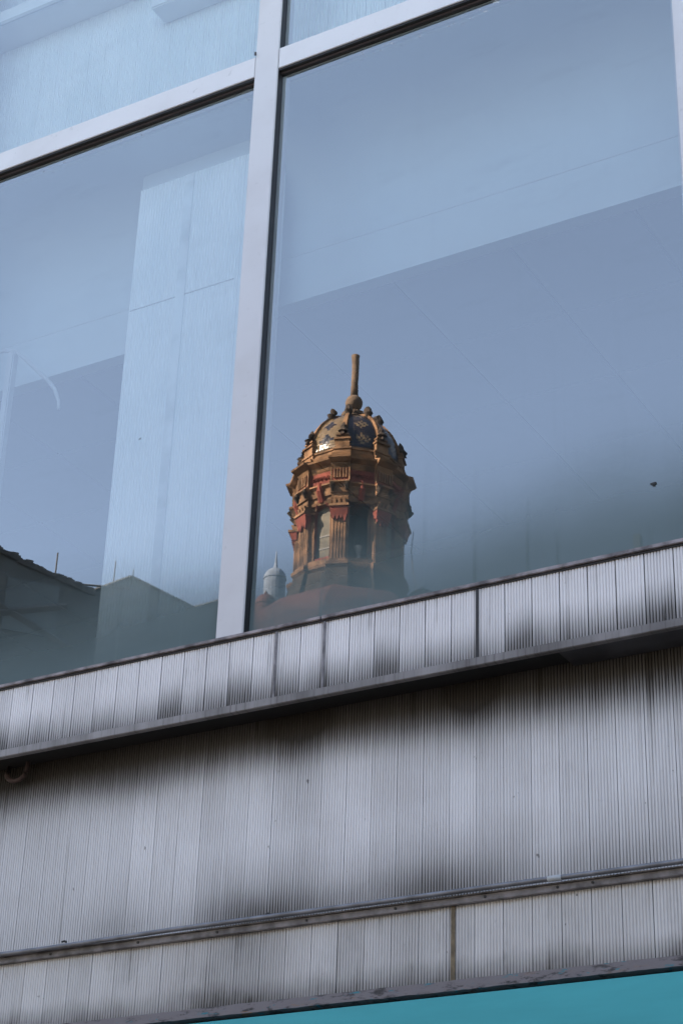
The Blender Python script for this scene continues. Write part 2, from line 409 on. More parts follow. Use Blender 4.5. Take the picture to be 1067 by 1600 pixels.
# windows ------------------------------------------------------------
YG = 0.10
MX = [-2.989, -0.159, 2.668, 5.491]                            # left edges of the mullions
MWD = 0.176
ZT0, ZT1 = 9.911, 10.076
for x in MX:
    mu = obj('mullion', bx((x, 0.044, ZB+0.02), (x+MWD, 0.0955, 14.0), 0.004), M['frame'], B)
    obj('mullion_gasket', bx((x+MWD-0.001, 0.056, ZB+0.02), (x+MWD+0.0035, 0.112, 13.99)), M['gasket'], mu)
    obj('mullion_gasket', bx((x-0.005, 0.062, ZB+0.02), (x+0.001, 0.112, 13.99)), M['gasket'], mu)
first = None
for i in range(3):
    x0, x1 = MX[i]+MWD, MX[i+1]
    tr = obj('transom', bx((x0+0.004, 0.047, ZT0), (x1-0.004, 0.093, ZT1), 0.003), M['frame'], B)
    obj('transom_gasket', bx((x0+0.004, 0.056, ZT0-0.014), (x1-0.004, 0.112, ZT0+0.002)), M['gasket'], tr)
    obj('gasket_lip', bx((x0+0.004, 0.082, ZT0-0.022), (x1-0.004, 0.112, ZT0-0.0145)), M['gasket_lip'], tr)
    obj('gasket_line', bx((x0+0.004, 0.090, ZT0-0.027), (x1-0.004, 0.112, ZT0-0.0225)), M['gasket'], tr)
    for (z0, z1, mt) in ((ZB+0.025, ZT0-0.025, 'glass'), (ZT1+0.002, 13.9, 'glass_up')):
        w = root('window', None, None, (x0, YG, z0)); del_ = w; w.parent = B; w.location = Vector((x0, YG, z0)) - wpos(B)
        bm = bx((x0+0.006, YG, z0), (x1-0.006, YG+0.008, z1))
        bm.faces.ensure_lookup_table(); bm.normal_update()
        for f in bm.faces: f.material_index = 0 if f.normal.y < -0.5 else 1
        obj('pane', bm, [M[mt], M['clear']], w, fix=True)
        fb = bmesh.new()
        for a, b in (((x0, YG+0.010, z0-0.02), (x0+0.03, YG+0.05, z1+0.02)), ((x1-0.03, YG+0.010, z0-0.02), (x1, YG+0.05, z1+0.02)),
                     ((x0+0.031, YG+0.010, z1-0.012), (x1-0.031, YG+0.05, z1+0.02)), ((x0+0.031, YG+0.010, z0-0.02), (x1-0.031, YG+0.05, z0+0.004))): box(fb, a, b)
        obj('inner_frame', fb, M['frame'], w)
bm = bmesh.new()
for dx, dz, r_ in ((0, 0, 0.009), (0.012, 0.003, 0.007), (-0.010, 0.004, 0.005), (0.006, -0.007, 0.005)): 
    tube(bm, [(2.403+dx, 0.0985, 6.308+dz), (2.403+dx, 0.093, 6.308+dz)], r_, 7)
obj('dirt_spot', bm, M['dark_iron'], B)
obj('wall_anchor', bx((-0.158, 0.026, 10.075), (-0.149, 0.034, 10.10)), M['rust'], B)

# building mass: closes the rooms, blocks the low sun -----------------
obj('ground_floor_wall', bx((-9, 0.345, 0), (9, 0.6, 5.45)), M['mass'], B)
obj('side_wall', bx((-9, 0.61, 0), (-8.8, 8.0, 15)), M['mass'], B)
obj('side_wall', bx((8.8, 0.61, 0), (9, 8.0, 15)), M['mass'], B)
obj('back_wall', bx((-9, 8.01, 0), (9, 8.2, 15)), M['back_in'], B)
obj('roof', bx((-9.05, 0.0, 15.01), (9.05, 8.25, 15.3)), M['mass'], B)
obj('upper_wall', bx((-9, 0.02, 14.0), (9, 0.25, 15)), M['mass'], B)
for x0, x1 in ((-9, -6.3), (6.3, 9)): obj('side_pier', bx((x0, 0.02, 5.46), (x1, 0.3, 13.99)), M['mass'], B)
for x0, x1 in ((-6.3, MX[0]), (5.68, 6.3)): obj('blank_panel', bx((x0, 0.05, 5.92), (x1-0.01, 0.2, 13.99)), M['frame'], B)
# interior
YBK, ZCE, ZUP = 0.90, 8.73, 9.868
obj('room_floor', bx((-8.79, 0.24, 5.47), (8.79, 8.0, 5.60)), M['floor_in'], B)
obj('room_back_wall', bx((-8.79, 7.0, 5.61), (8.79, 7.2, 9.79)), M['back_in'], B)
obj('floor_slab', bx((-8.79, 0.17, ZUP), (8.79, 8.0, 10.04)), M['bulk_in'], B)
bk = obj('bulkhead', bx((-8.7, YBK, ZCE-0.005), (8.7, YBK+0.10, ZUP-0.002)), M['bulk_in'], B)
bm = bmesh.new(); tube(bm, [(x, YBK-0.001, 9.095 - 0.006*abs(math.sin(x*1.1))) for x in [-3+i*0.25 for i in range(29)]], 0.0022, 6)
obj('wall_wire', bm, M['tube_in'], bk)
bm = bmesh.new(); CR = 0.52; prof = [(YBK-0.001, ZUP-0.002-CR)] + [(YBK-CR+(CR-0.001)*math.cos(a), ZUP-0.002-CR+CR*math.sin(a)) for a in [math.pi/2*i/40 for i in range(1, 41)]]
prof += [(YBK-0.001, ZUP-0.002)]
va = [bm.verts.new((-8.6, y, z)) for y, z in prof]; vb = [bm.verts.new((8.6, y, z)) for y, z in prof]
for i in range(len(prof)): j = (i+1) % len(prof); bm.faces.new((va[i], va[j], vb[j], vb[i]))
ob = obj('cove', bm, M['bulk_in'], bk)
# suspended ceiling: boards with recessed joints
ce = obj('ceiling', bx((-8.7, YBK+0.11, ZCE+0.03), (8.7, 6.99, ZCE+0.05)), M['joint_in'], B)
t0 = None; GX, GY = 0.832, 0.838
for i in range(-9, 8):
    for j in range(0, 7):
        x, y = 0.353+i*GX, YBK+0.105+j*GY
        if x < -6.5 or x > 6.2: continue
        if t0 is None:
            t0 = obj('ceiling_board', bx((0.012, 0.012, 0), (GX-0.012, GY-0.012, 0.026), 0.003), M['tile_in'], None); t0.parent = ce; q = t0
        else:
            q = t0.copy(); COL.objects.link(q); q.parent = ce
        q.location = Vector((x, y, ZCE+random.uniform(0, 0.002))) - wpos(ce)
# fluted pier with rounded edges standing just inside the glass
def fluted_outline(x0, x1, y0, y1, R, pitch=0.0158, d=0.0045):
    base = []
    def arc(cx, cy, a0, a1):
        n = int(abs(a1-a0)*R/(pitch/4))
        for i in range(n+1):
            a = a0+(a1-a0)*i/n; base.append((cx+R*math.cos(a), cy+R*math.sin(a), math.cos(a), math.sin(a)))
    n = int((x1-R-(x0+R))/(pitch/4))
    for i in range(n): base.append((x0+R+(x1-x0-2*R)*i/n, y0, 0, -1))
    arc(x1-R, y0+R, -math.pi/2, 0)
    base += [(x1, y1, 1, 0), (x0, y1, -1, 0)]
    arc(x0+R, y0+R, math.pi, 1.5*math.pi)
    out = []
    for i, (x, y, nx, ny) in enumerate(base):
        k = d if (i % 4) in (0,) else 0.0
        out.append((x-nx*k, y-ny*k))
    return out
def stadium(x0, xr, yc, R, pitch=0.022, d=0.009):
    L = []; y0 = yc-R; n = round((xr-x0)/pitch)*6
    for i in range(n): L.append((x0+(xr-x0)*i/n, y0, 0, -1))
    n = round(math.pi*R/pitch)*6
    for i in range(n+1):
        a = -math.pi/2+math.pi*i/n; L.append((xr+R*math.cos(a), yc+R*math.sin(a), math.cos(a), math.sin(a)))
    out = []
    for i, (x, y, nx, ny) in enumerate(L):
        k = d*(0.5-0.5*math.cos(i*math.pi/3))**2; out.append((x-nx*k, y-ny*k))
    return out+[(x0, yc+R)]
pier = obj('inner_pier', prism_xy(stadium(-1.36, -0.53, 0.69, 0.19), 5.605, 9.73), M['pier'], B)
obj('pier_cap', prism_xy(stadium(-1.355, -0.53, 0.69, 0.182, d=0.0), 9.7305, ZUP-0.003), M['bulk_in'], pier)
obj('pier_joint', bx((-1.355, 0.4965, 8.735), (-0.53, 0.505, 8.7375)), M['slab_in'], pier)
obj('pier_strip', bx((-0.985, 0.4955, 5.61), (-0.915, 0.499, 9.725)), M['strip_in'], pier)
# floor above: fluted panelling and ledges seen through the top lights
up = obj('upper_screen', bx((-4.0, 0.62, 10.045), (5.6, 0.66, 13.6)), M['pier'], B)
f0 = None
for i in range(64):
    if f0 is None: f0 = obj('screen_plank', plank_bm(0, 0.149, 0, 0, 3.5, 0.008, 0.013, nf=7), M['pier'], None); f0.parent = up; q = f0
    else: q = f0.copy(); COL.objects.link(q); q.parent = up
    q.location = Vector((-4.0+i*0.149, 0.606, 10.046)) - wpos(up)
obj('upper_ledge', bx((-1.38, 0.42, 11.31), (5.6, 0.61, 11.42), 0.01), M['white_in'], B)
ut = obj('upper_tray', bx((-4.5, 0.35, 11.68), (-1.45, 0.62, 11.83), 0.012), M['white_in'], B)
obj('tray_edge', bx((-4.5, 0.335, 11.665), (-1.45, 0.349, 11.70), 0.003), M['tube_in'], ut)
obj('upper_back_wall', bx((-6, 0.95, 10.045), (6, 1.05, 13.9)), M['back_in'], B)

# ------------------------------------------------------------------ things on and in the building
bm = bmesh.new()
tube(bm, [(x, YW-0.046-0.016, 4.373-0.0012*abs(math.sin(x*2.0))-(0.010 if x < -0.4 else 0)*min(1, (-0.4-x)/0.8)) for x in [-6+i*0.2 for i in range(61)]], 0.0125, 14)
cd = root('conduit_pipe', 'long grey metal conduit running across the ribbed wall above the bolted strip', 'pipe', (0, YW-0.06, 4.37))
obj('tube', bm, M['steel'], cd, smooth=True)
for x in (1.80,):
    bm = bmesh.new(); tube(bm, [(x-0.035, YW-0.062, 4.3725), (x+0.035, YW-0.062, 4.3725)], 0.0145, 14); obj('tape_wrap', bm, M['steel_pale'], cd, smooth=True)
for x in (-1.1, 0.20):
    bm = bmesh.new(); tube(bm, [(x-0.010, YW-0.062, 4.386), (x+0.004, YW-0.058, 4.391), (x+0.016, YW-0.05, 4.385)], 0.006, 8); obj('clip', bm, M['dark_iron'], cd)
sb = root('signboard', 'plain teal blue painted signboard at the bottom edge of the photo', 'signboard', (0, 0.15, 3.0))
obj('board', bx((-6, 0.145, 2.8), (6, 0.215, 3.868), 0.004), M['teal'], sb)
# hook: thick rusted ring end hanging under the soffit
bm = bmesh.new()
tube(bm, [(-1.65, 0.19, 5.50), (-1.65, 0.18, 5.44)]+[(-1.575-0.075*math.cos(a), 0.17, 5.44-0.062*math.sin(a)) for a in [math.pi*i/12 for i in range(13)]]+[(-1.50, 0.175, 5.50)], 0.014, 10)
tag(obj('pipe_hook', bm, M['rust'], smooth=True), 'dark curved pipe bend hanging in the shadow under the ledge at far left', 'pipe')
# tubular frame inside the left window
tf = root('tubular_frame', 'white bent tube frame standing inside the left window', 'frame', (-2.42, 0.6, 5.6))
bm = bmesh.new(); tube(bm, [(-3.1, 0.6, 8.80), (-2.7, 0.6, 8.835), (-2.5, 0.6, 8.82), (-2.42, 0.6, 8.79), (-2.33, 0.6, 8.72), (-2.24, 0.6, 8.625), (-2.15, 0.6, 8.53), (-2.08, 0.6, 8.46), (-2.01, 0.6, 8.37), (-1.965, 0.6, 8.27), (-1.955, 0.6, 8.20)], [0.014]*9+[0.012, 0.011], 10)
obj('bent_tube', bm, M['tube_in'], tf, smooth=True)
obj('post', bx((-2.45, 0.57, 5.605), (-2.39, 0.63, 8.775), 0.008), M['tube_in'], tf)
# ------------------------------------------------------------------ the street behind the camera (seen mirrored in the glass)
def VY(y): return 2*YG - y                                  # depth in the mirror -> place in the street
def building(name, label, poly, y0, y1, m, extra=None):
    r = root(name, label, 'building', (sum(p[0] for p in poly)/len(poly), VY(y0), 0))
    obj('wall', prism_xz(poly, VY(y0), VY(y1)), m, r)
    return r
def skew(o, piv, yv):
    """turn a thing built round x=0, y=0 so that it stands obliquely across the street"""
    o.location = (piv, VY(yv), 0); o.rotation_euler.z = math.atan2(-0.8, 0.6)
ra = root('street_house', 'dark stepped house with rough parapet, mirrored at the left edge of the left window', 'building')
obj('wall', prism_xz([(-4, 0), (0.98, 0), (0.98, 16.28), (0.75, 16.40), (0.56, 16.41), (0.03, 16.48), (-0.56, 16.65), (-0.63, 16.71), (-0.99, 16.78), (-1.71, 17.0), (-4, 17.2)], 0, -5), M['render'], ra)
bm = bmesh.new()
for i in range(44):
    t = i/44; x = -1.6+2.4*t; z = 16.97-0.58*t - (0.03 if t > 0.4 else 0)
    s_ = random.uniform(0.03, 0.07); box(bm, (x-s_, -0.10, z-0.10), (x+s_, 0.06, z+random.uniform(-0.02, 0.035)), 0.008)
obj('parapet', bm, M['tar'], ra)
for (xa, za, xb, zb) in ((-1.4, 15.95, 0.95, 14.95), (-1.3, 15.45, 0.3, 15.95)):
    bm = bmesh.new(); tube(bm, [(xa, 0.04, za), (xb, 0.04, zb)], 0.07, 4); obj('verge_board', bm, M['tar'], ra)
obj('recess', bx((-0.8, -0.02, 15.3), (0.15, 0.03, 16.3)), M['render_b'], ra)
bm = bmesh.new(); tube(bm, [(0.45, -0.1, 16.38), (0.62, -0.1, 16.50), (0.85, -0.1, 16.53), (1.45, -0.1, 16.60)], 0.020, 6); obj('roof_pipe', bm, M['tar'], ra)
bm = bmesh.new(); tube(bm, [(0.33, -0.1, 16.2), (0.33, -0.1, 16.56)], 0.04, 8); obj('chimney', bm, M['tar'], ra)
skew(ra, -15.0, 16.0)
rb = root('gabled_house', 'grey gabled house with a thin aerial on the ridge, mirrored low in the left window', 'building')
obj('wall', prism_xz([(-4, 0), (1.5, 0), (1.5, 20.52), (1.24, 20.38), (0.70, 20.09), (-0.03, 20.30), (-0.82, 20.53), (-1.53, 20.08), (-2.01, 19.75), (-4, 19.5)], 0, -3), M['render_b'], rb)
bm = bmesh.new()
for (xa, za, xb, zb) in ((0.70, 20.09, -0.82, 20.53), (-0.82, 20.53, -1.9, 19.85), (0.70, 20.09, 1.48, 20.50)):
    tube(bm, [(xa, 0.03, za), (xb, 0.03, zb)], 0.045, 4)
obj('roof_edge', bm, M['tar'], rb)
skew(rb, -18.5, 24.0)
for (lab, x, y, z0, z1, r_) in (('thin leaning aerial pole on the dark parapet, mirrored in the left window', -14.99, 16.05, 16.3, 16.97, 0.013),
                           ('tall thin aerial behind the gabled roof, mirrored left of the ridge', -19.226, 23.03, 20.0, 20.85, 0.013),
                           ('short thin aerial on the peak of the gabled roof, mirrored in the pier', -18.97, 23.38, 20.4, 20.72, 0.012)):
    bm = bmesh.new(); tube(bm, [(x, VY(y), z0), (x+0.012, VY(y), z1)], r_, 6)
    tag(obj('aerial', bm, M['dark_iron']), lab, 'aerial', 'aerials on the roofs')
building('street_block', 'low rendered block across the street, behind the camera', [(-13, 0), (30, 0), (30, 10.5), (-13, 10.5)], 14.6, 26, M['render'])
# post mirrored low in the right window
tag(obj('chimney_stack', bx((-15.55, VY(45.2), 0), (-15.30, VY(45), 30.75)), M['render_b']), 'slim grey chimney just showing above the sill at the right, mirrored', 'chimney')

# ------------------------------------------------------------------ the church lantern, mirrored in the right window
TC = Vector((-26.31, VY(45), 0)); K = 0.0209; KB = 0.0232
cd_, rv_ = Vector((0.515, 0.857, 0)).normalized(), Vector((0.857, -0.515, 0)).normalized()
def zt(y):
    y -= 0 if y < 655 else (4 if y < 795 else 4*max(0, (830-y)/35)); y -= 750; return 4.603e-6*y*y - 0.026504*y + 35.46605
def pol(a, r, t, z):
    a = math.radians(a); er = cd_*math.cos(a)+rv_*math.sin(a); et = rv_*math.cos(a)-cd_*math.sin(a)
    v = TC + er*(r*K) + et*(t*K); return Vector((v.x, v.y, z))
PA = [-11+45*i for i in range(8)]                            # pier directions
BA = [11.5+45*i for i in range(8)]
CH = root('church_tower', 'ornate church dome lantern with orange stone, red trim and tiled cupola, mirrored in the window', 'church tower', (TC.x, TC.y, 0))
def loft(name, levels, m, smooth=False, cap=True):
    """levels (z, pier radius, wall radius, pier width): the plan breaks forward over each pier"""
    bm = bmesh.new(); rings = []
    for z, rp, rw, wp in levels:
        ring = []
        for a in PA:
            for r, t in ((rw, -wp/2), (rp, -wp/2), (rp, wp/2), (rw, wp/2)): ring.append(bm.verts.new(pol(a, r, t, z)))
        rings.append(ring)
    n = len(rings[0])
    for a, b in zip(rings, rings[1:]):
        for j in range(n): bm.faces.new((a[j], a[(j+1) % n], b[(j+1) % n], b[j]))
    if cap: bm.faces.new(rings[0]); bm.faces.new(rings[-1][::-1])
    return obj(name, bm, m, CH)
def pbox(bm, a, r0, r1, t0, t1, z0, z1, top=None):
    """box in pier coordinates; top=(r0,r1,t0,t1) tapers it"""
    T = top or (r0, r1, t0, t1)
    lo = [bm.verts.new(pol(a, r, t, z0)) for r, t in ((r0, t0), (r1, t0), (r1, t1), (r0, t1))]
    hi = [bm.verts.new(pol(a, r, t, z1)) for r, t in ((T[0], T[2]), (T[1], T[2]), (T[1], T[3]), (T[0], T[3]))]
    bm.faces.new(lo); bm.faces.new(hi[::-1])
    for i in range(4): bm.faces.new((lo[i], lo[(i+1) % 4], hi[(i+1) % 4], hi[i]))
RP, RW, WP = 93, 86, 25
zs0, zs1 = zt(915), zt(822)                                  # shaft foot, shaft head under the entablature
# base cornice and plinth
loft('base_cornice', [(zt(925), 96, 88, 34), (zt(921), 101, 93, 38), (zt(916), 101, 93, 38), (zt(913), 96, 88, 34)], M['stone'])
loft('plinth', [(zt(985), 112, 105, 44), (zt(958), 108, 101, 42), (zt(926), 98, 92, 36)], M['stone_dark'])
for i, a in enumerate(PA):
    bm = bmesh.new()
    pbox(bm, a, 70, RP-3, -WP/2, WP/2, zs0, zs1)
    p = obj('pier', bm, M['stone'], CH)
    bm = bmesh.new()
    for q in range(5):                                       # fluted pilaster: rods standing proud
        t = -10+5*q; zj = zt(845+random.uniform(-3, 3))
        tube(bm, [pol(a, RP-3, t, zs0+0.05), pol(a, RP-3, t, zj)], [0.055, 0.05], 6)
    obj('flute', bm, M['stone'], p)
    bm = bmesh.new(); pbox(bm, a, 88, 97, -WP/2-1, WP/2+1, zt(845), zt(833), (88, 101, -WP/2-3, WP/2+3)); obj('capital', bm, M['redstone'], p)
    bm = bmesh.new(); pbox(bm, a, 86, 103, -WP/2-4, WP/2+4, zt(833), zt(829.5))
    pbox(bm, a, 86, 97, -WP/2-1, WP/2+1, zs0-0.02, zs0+0.10)
    obj('abacus', bm, M['stone'], p)
    bm = bmesh.new()
    for t in (-8, 0, 8):
        pbox(bm, a, 86, 96, t-2.5, t+2.5, zt(829), zt(821), (86, 100, t-2.5, t+2.5))
    obj('bracket', bm, M['stone'], p)
    bm = bmesh.new()                                          # ragged red leaves hanging over the flutes
    for t in (-9.5, -3.3, 3.3, 9.5): pbox(bm, a, 90, 96.5, t-1.0, t+1.0, zt(852+random.uniform(-3, 3)), zt(844), (90, 97, t-3.5, t+3.5))
    obj('leaf', bm, M['redstone'], p)
# bays with arched openings
def bay(a, closed):
    d = RW*math.cos(math.radians(22.5)) + WP/2*math.sin(math.radians(22.5)); h = RW*math.sin(math.radians(22.5)) - WP/2*math.cos(math.radians(22.5))
    hw, zsill, zsp = (15.0, zt(900), zt(833)) if closed else (18.0, zt(912), zt(826)); rz = hw*K*1.05
    arch = [(-hw, zsill)] + [(-hw*math.cos(t), zsp+rz*math.sin(t)) for t in [math.pi*i/12 for i in range(13)]] + [(hw, zsill)]
    outer = [(-h, zs0)] + [(-h*math.cos(t) if 0.9 < t < 2.24 else (-h if t < 1.57 else h), zs1 if 0.5 < t < 2.64 else zsp+rz*math.sin(t)) for t in [math.pi*i/12 for i in range(13)]] + [(h, zs0)]
    bm = bmesh.new()
    def strip(P, Q, r, r2):
        a_ = [bm.verts.new(pol(a, r, t, z)) for t, z in P]; b_ = [bm.verts.new(pol(a, r2, t, z)) for t, z in Q]
        for i in range(len(P)-1): bm.faces.new((a_[i], a_[i+1], b_[i+1], b_[i]))
    strip(outer, arch, d-4, d-4)
    deep = 22 if not closed else 9
    strip(arch, arch, d-4, d-4-deep)
    strip([(-h, zs0), (h, zs0)], [(-hw, zsill), (hw, zsill)], d-4, d-4)
    w = obj('bay_wall', bm, M['redstone'], CH)
    # moulded surround, two orders
    for rad, off, sz in ((hw+1.4, d-3.0, 1.4), (hw+4.2, d-2.2, 1.2))[:2 if closed else 1]:
        bm = bmesh.new(); ps = [pol(a, off, -rad, zt(908))]+[pol(a, off, -rad*math.cos(t), zsp+rad*K*1.05*math.sin(t)) for t in [math.pi*i/14 for i in range(15)]]+[pol(a, off, rad, zt(908))]
        tube(bm, ps, sz*K, 6); obj('surround', bm, M['redstone'] if sz == 1.5 else M['stone'], w)
    bm = bmesh.new()                                          # crest over the arch: fan of spikes
    for q in range(-4, 5) if closed else ():
        t = q*2.6; zz = zsp + rz*1.25
        tube(bm, [pol(a, d-1.5, t*1.1, zz-abs(q)*0.035), pol(a, d+3, t*0.8, zt(808+abs(q)*3.2))], [0.05, 0.025], 5)
    tube(bm, [pol(a, d, 0, zt(818)), pol(a, d+9, 0, zt(806)), pol(a, d+11, 0, zt(796))], [0.13, 0.12, 0.06], 7)
    obj('crest', bm, M['redstone'], w)
    bm = bmesh.new(); pbox(bm, a, d-9, d+3, -h-1, h+1, zt(913), zt(906)); obj('sill', bm, M['stone'], w)
    if closed:
        bm = bmesh.new(); pbox(bm, a, d-12, d-10.5, -hw, hw, zsill, zsp+rz); obj('pane', bm, M['panegrey'], w)
        for zz in (zt(866), zt(885)):
            bm = bmesh.new(); pbox(bm, a, d-10.5, d-9.6, -hw, hw, zz, zz+0.05); obj('glazing_bar', bm, M['dark_iron'], w)
    else:
        bm = bmesh.new(); tube(bm, [pol(a, d-14, 2, zt(908)), pol(a, d-14, 2, zt(896)), pol(a, d-14, 1, zt(888)), pol(a, d-14, 1, zt(882))], [0.12, 0.05, 0.10, 0.16], 8); obj('urn', bm, M['statue'], w)
for i, a in enumerate(BA): bay(a, i != 0)
obj_core = bmesh.new()
bmesh.ops.create_cone(obj_core, segments=8, radius1=40*K, radius2=40*K, depth=zs1-zs0+1, cap_ends=True)
bmesh.ops.translate(obj_core, verts=obj_core.verts, vec=(TC.x, TC.y, (zs0+zs1)/2)); obj('inner_wall', obj_core, M['cavity'], CH)
# entablature: stepped mouldings, frieze, main cornice, attic
loft('entablature', [(zt(822), 94, 87, 28), (zt(819), 96, 89, 29), (zt(818.8), 94, 87, 27), (zt(813), 95, 88, 28), (zt(812.8), 98, 91, 30), (zt(807), 99, 92, 31),
                     (zt(806.8), 96, 89, 29), (zt(802), 98, 91, 31), (zt(800), 103, 96, 34), (zt(798), 103, 96, 34), (zt(796), 95, 88, 29)], M['stone'])
fr = loft('frieze', [(zt(797), 97, 90, 32), (zt(778), 97, 90, 32)], M['redstone'])
bm = bmesh.new()
for a in PA:
    for t in (-10, -5, 0, 5, 10): pbox(bm, a, 94, 99.5, t-1.2, t+1.2, zt(793), zt(778))
    pbox(bm, a, 94, 98, -16.5, -14, zt(796), zt(776)); pbox(bm, a, 94, 98, 14, 16.5, zt(796), zt(776))
obj('triglyph', bm, M['stone'], fr)
bm = bmesh.new()
for a in BA:
    for t in (-14, -7, 0, 7, 14):
        s = 1 if t <= 0 else -1
        tube(bm, [pol(a, 91+1.5*(q % 2), t+3.2*math.cos(q*0.9)*(1-q*0.09), zt(787)+3.2*K*math.sin(q*0.9*s)*(1-q*0.09)) for q in range(9)], 0.028, 5)
obj('scroll', bm, M['redstone'], fr)
loft('main_cornice', [(zt(779), 96, 89, 30), (zt(776), 98, 92, 31), (zt(775.6), 96, 90, 30), (zt(770), 100, 94, 33), (zt(769.6), 102, 96, 34), (zt(766), 110, 103, 38), (zt(763.5), 111, 104, 38), (zt(761), 104, 96, 34), (zt(756), 92, 86, 31)], M['stone'])
loft('attic', [(zt(757), 94, 90, 32), (zt(753), 96, 92, 33), (zt(752.6), 90, 87, 30), (zt(746), 90, 86, 30), (zt(745.5), 92, 88, 32), (zt(743), 92, 88, 32), (zt(742), 80, 80, 20)], M['stone'])
for a in PA:
    bm = bmesh.new(); pbox(bm, a, 72, 90, -12, 12, zt(743), zt(731)); pbox(bm, a, 70, 93, -14, 14, zt(731), zt(728.5)); pbox(bm, a, 72, 88, -10, 10, zt(728.4), zt(724)); pbox(bm, a, 72, 90, -11, 11, zt(723.9), zt(721.5))
    obj('pedestal', bm, M['stone'], CH)
# side scroll consoles between cornices (they break the silhouette)
for a in PA:
    for s in (-1, 1):
        bm = bmesh.new()
        pbox(bm, a, 90, 97, s*12-2, s*12+2, zt(813), zt(800), (90, 104, s*12-3, s*12+3)); tube(bm, [pol(a, 99, s*12, zt(811)), pol(a, 104, s*12, zt(804))], [0.04, 0.09], 6)
        obj('console', bm, M['stone_dark'], CH)
# cupola
zD0, zD1, RD = zt(744), zt(662), 84
def dome_r(t): return RD*math.cos(t)**0.92
dt = [math.radians(84)*i/16 for i in range(17)]
bm = bmesh.new(); rings = [[bm.verts.new(pol(a, dome_r(t)-1.5, 0, zD0+(zD1-zD0)*math.sin(t))) for a in range(0, 360, 10)] for t in dt]
for a_, b_ in zip(rings, rings[1:]):
    for j in range(36): bm.faces.new((a_[j], a_[(j+1) % 36], b_[(j+1) % 36], b_[j]))
dome = obj('cupola', bm, M['grout'], CH)
for a in BA:                                                 # glazed tiles, pale diamonds on blue; sun glint painted on one panel
    bm = bmesh.new(); NU, NV = 14, 26; pale = []
    for i in range(NU):
        for j in range(NV):
            u0_, u1_ = -18+36*i/NU+0.18, -18+36*(i+1)/NU-0.18
            v0_, v1_ = 0.06+1.32*j/NV+0.003, 0.06+1.32*(j+1)/NV-0.003
            w = 0.0006*random.random()
            f = bm.faces.new([bm.verts.new(pol(a+u, dome_r(v)+random.uniform(0, 0.5), 0, zD0+(zD1-zD0)*math.sin(v))) for u, v in ((u0_, v0_), (u1_, v0_), (u1_, v1_), (u0_, v1_))])
            ci, cj = i-6.5, (j % 7)-3
            dia = abs(ci)*0.9+abs(cj)*1.1
            ring_ = dia < 3.6 and not (abs(ci) < 1 and abs(cj) < 1)
            edge = abs(ci) > 5.6 and (j % 3 == 0)
            big = (a % 360) > 300 or a > 320
            ring_ = dia < 3.4 and (i+j) % 3 != 0 and abs(ci) < 4
            if a > 320: ring_ = not (dia < 3.3)  # sunlit panel: its glint is painted in as mostly pale tiles
            f.material_index = 1 if ring_ else 0
    obj('tile_panel', bm, [M['tile_blue'], M['tile_pale_glint']], dome, fix=True)
for a in PA:
    bm = bmesh.new(); L = []
    for t in dt[:-1]:
        r = dome_r(t); z = zD0+(zD1-zD0)*math.sin(t); w = 6.5*(1-0.45*t)
        nr, nz = math.cos(t)*4.5, math.sin(t)*4.5*K
        L.append([bm.verts.new(p) for p in (pol(a, r-2, -w, z), pol(a, r+nr, -w*0.75, z+nz), pol(a, r+nr, w*0.75, z+nz), pol(a, r-2, w, z))])
    for p, q in zip(L, L[1:]):
        for j in range(4): bm.faces.new((p[j], p[(j+1) % 4], q[(j+1) % 4], q[j]))
    bm.faces.new(L[0]); bm.faces.new(L[-1][::-1])
    rib = obj('rib', bm, M['stone'], dome)
    bm = bmesh.new()                                          # scroll block at the rib head
    tube(bm, [pol(a, 44, 0, zt(676)), pol(a, 47, 0, zt(667)), pol(a, 43, 0, zt(661)), pol(a, 36, 0, zt(661))], [0.07, 0.15, 0.15, 0.07], 8)
    obj('rib_scroll', bm, M['stone_dark'], rib)
    bm = bmesh.new()                                          # pinnacle on the attic over each pier
    pbox(bm, a, 78, 88, -5, 5, zt(721.4), zt(719))
    tube(bm, [pol(a, 84, 0, zt(722)), pol(a, 88, 0, zt(717)), pol(a, 86, 0, zt(713)), pol(a, 84, 0, zt(709)), pol(a, 83, 0, zt(702))], [0.12, 0.19, 0.10, 0.12, 0.03], 7)
    pbox(bm, a, 86, 95, -3, 3, zt(724), zt(718), (90, 93, -2, 2))
    obj('pinnacle', bm, M['stone_dark'], CH)
bm = bmesh.new()
for a in PA: pbox(bm, a, 0, 19, -5.5, 5.5, zt(657), zt(649), (0, 21, -6.5, 6.5))
tube(bm, [(TC.x, TC.y, zt(660)), (TC.x, TC.y, zt(648)), (TC.x, TC.y, zt(643))], [0.42, 0.28, 0.13], 12)
M['stone_mid'] = plain('worn_finial_stone', (0.085, 0.055, 0.034), 0.9, 0, 0.45, 3, 0.5)
fin = obj('finial', bm, M['stone_mid'], CH)
bm = bmesh.new(); bmesh.ops.create_uvsphere(bm, u_segments=24, v_segments=14, radius=14*KB); bmesh.ops.translate(bm, verts=bm.verts, vec=(TC.x, TC.y, zt(631))); obj('ball', bm, M['stone_mid'], fin, smooth=True)
bm = bmesh.new(); tube(bm, [(TC.x, TC.y, zt(622)), (TC.x, TC.y, zt(600)), (TC.x+0.01, TC.y, zt(575)), (TC.x, TC.y, zt(559.5)), (TC.x, TC.y, zt(557.5)), (TC.x, TC.y, zt(556))], [0.155, 0.135, 0.145, 0.15, 0.165, 0.15], 10)
obj('shaft', bm, M['stone_mid'], fin, smooth=True)
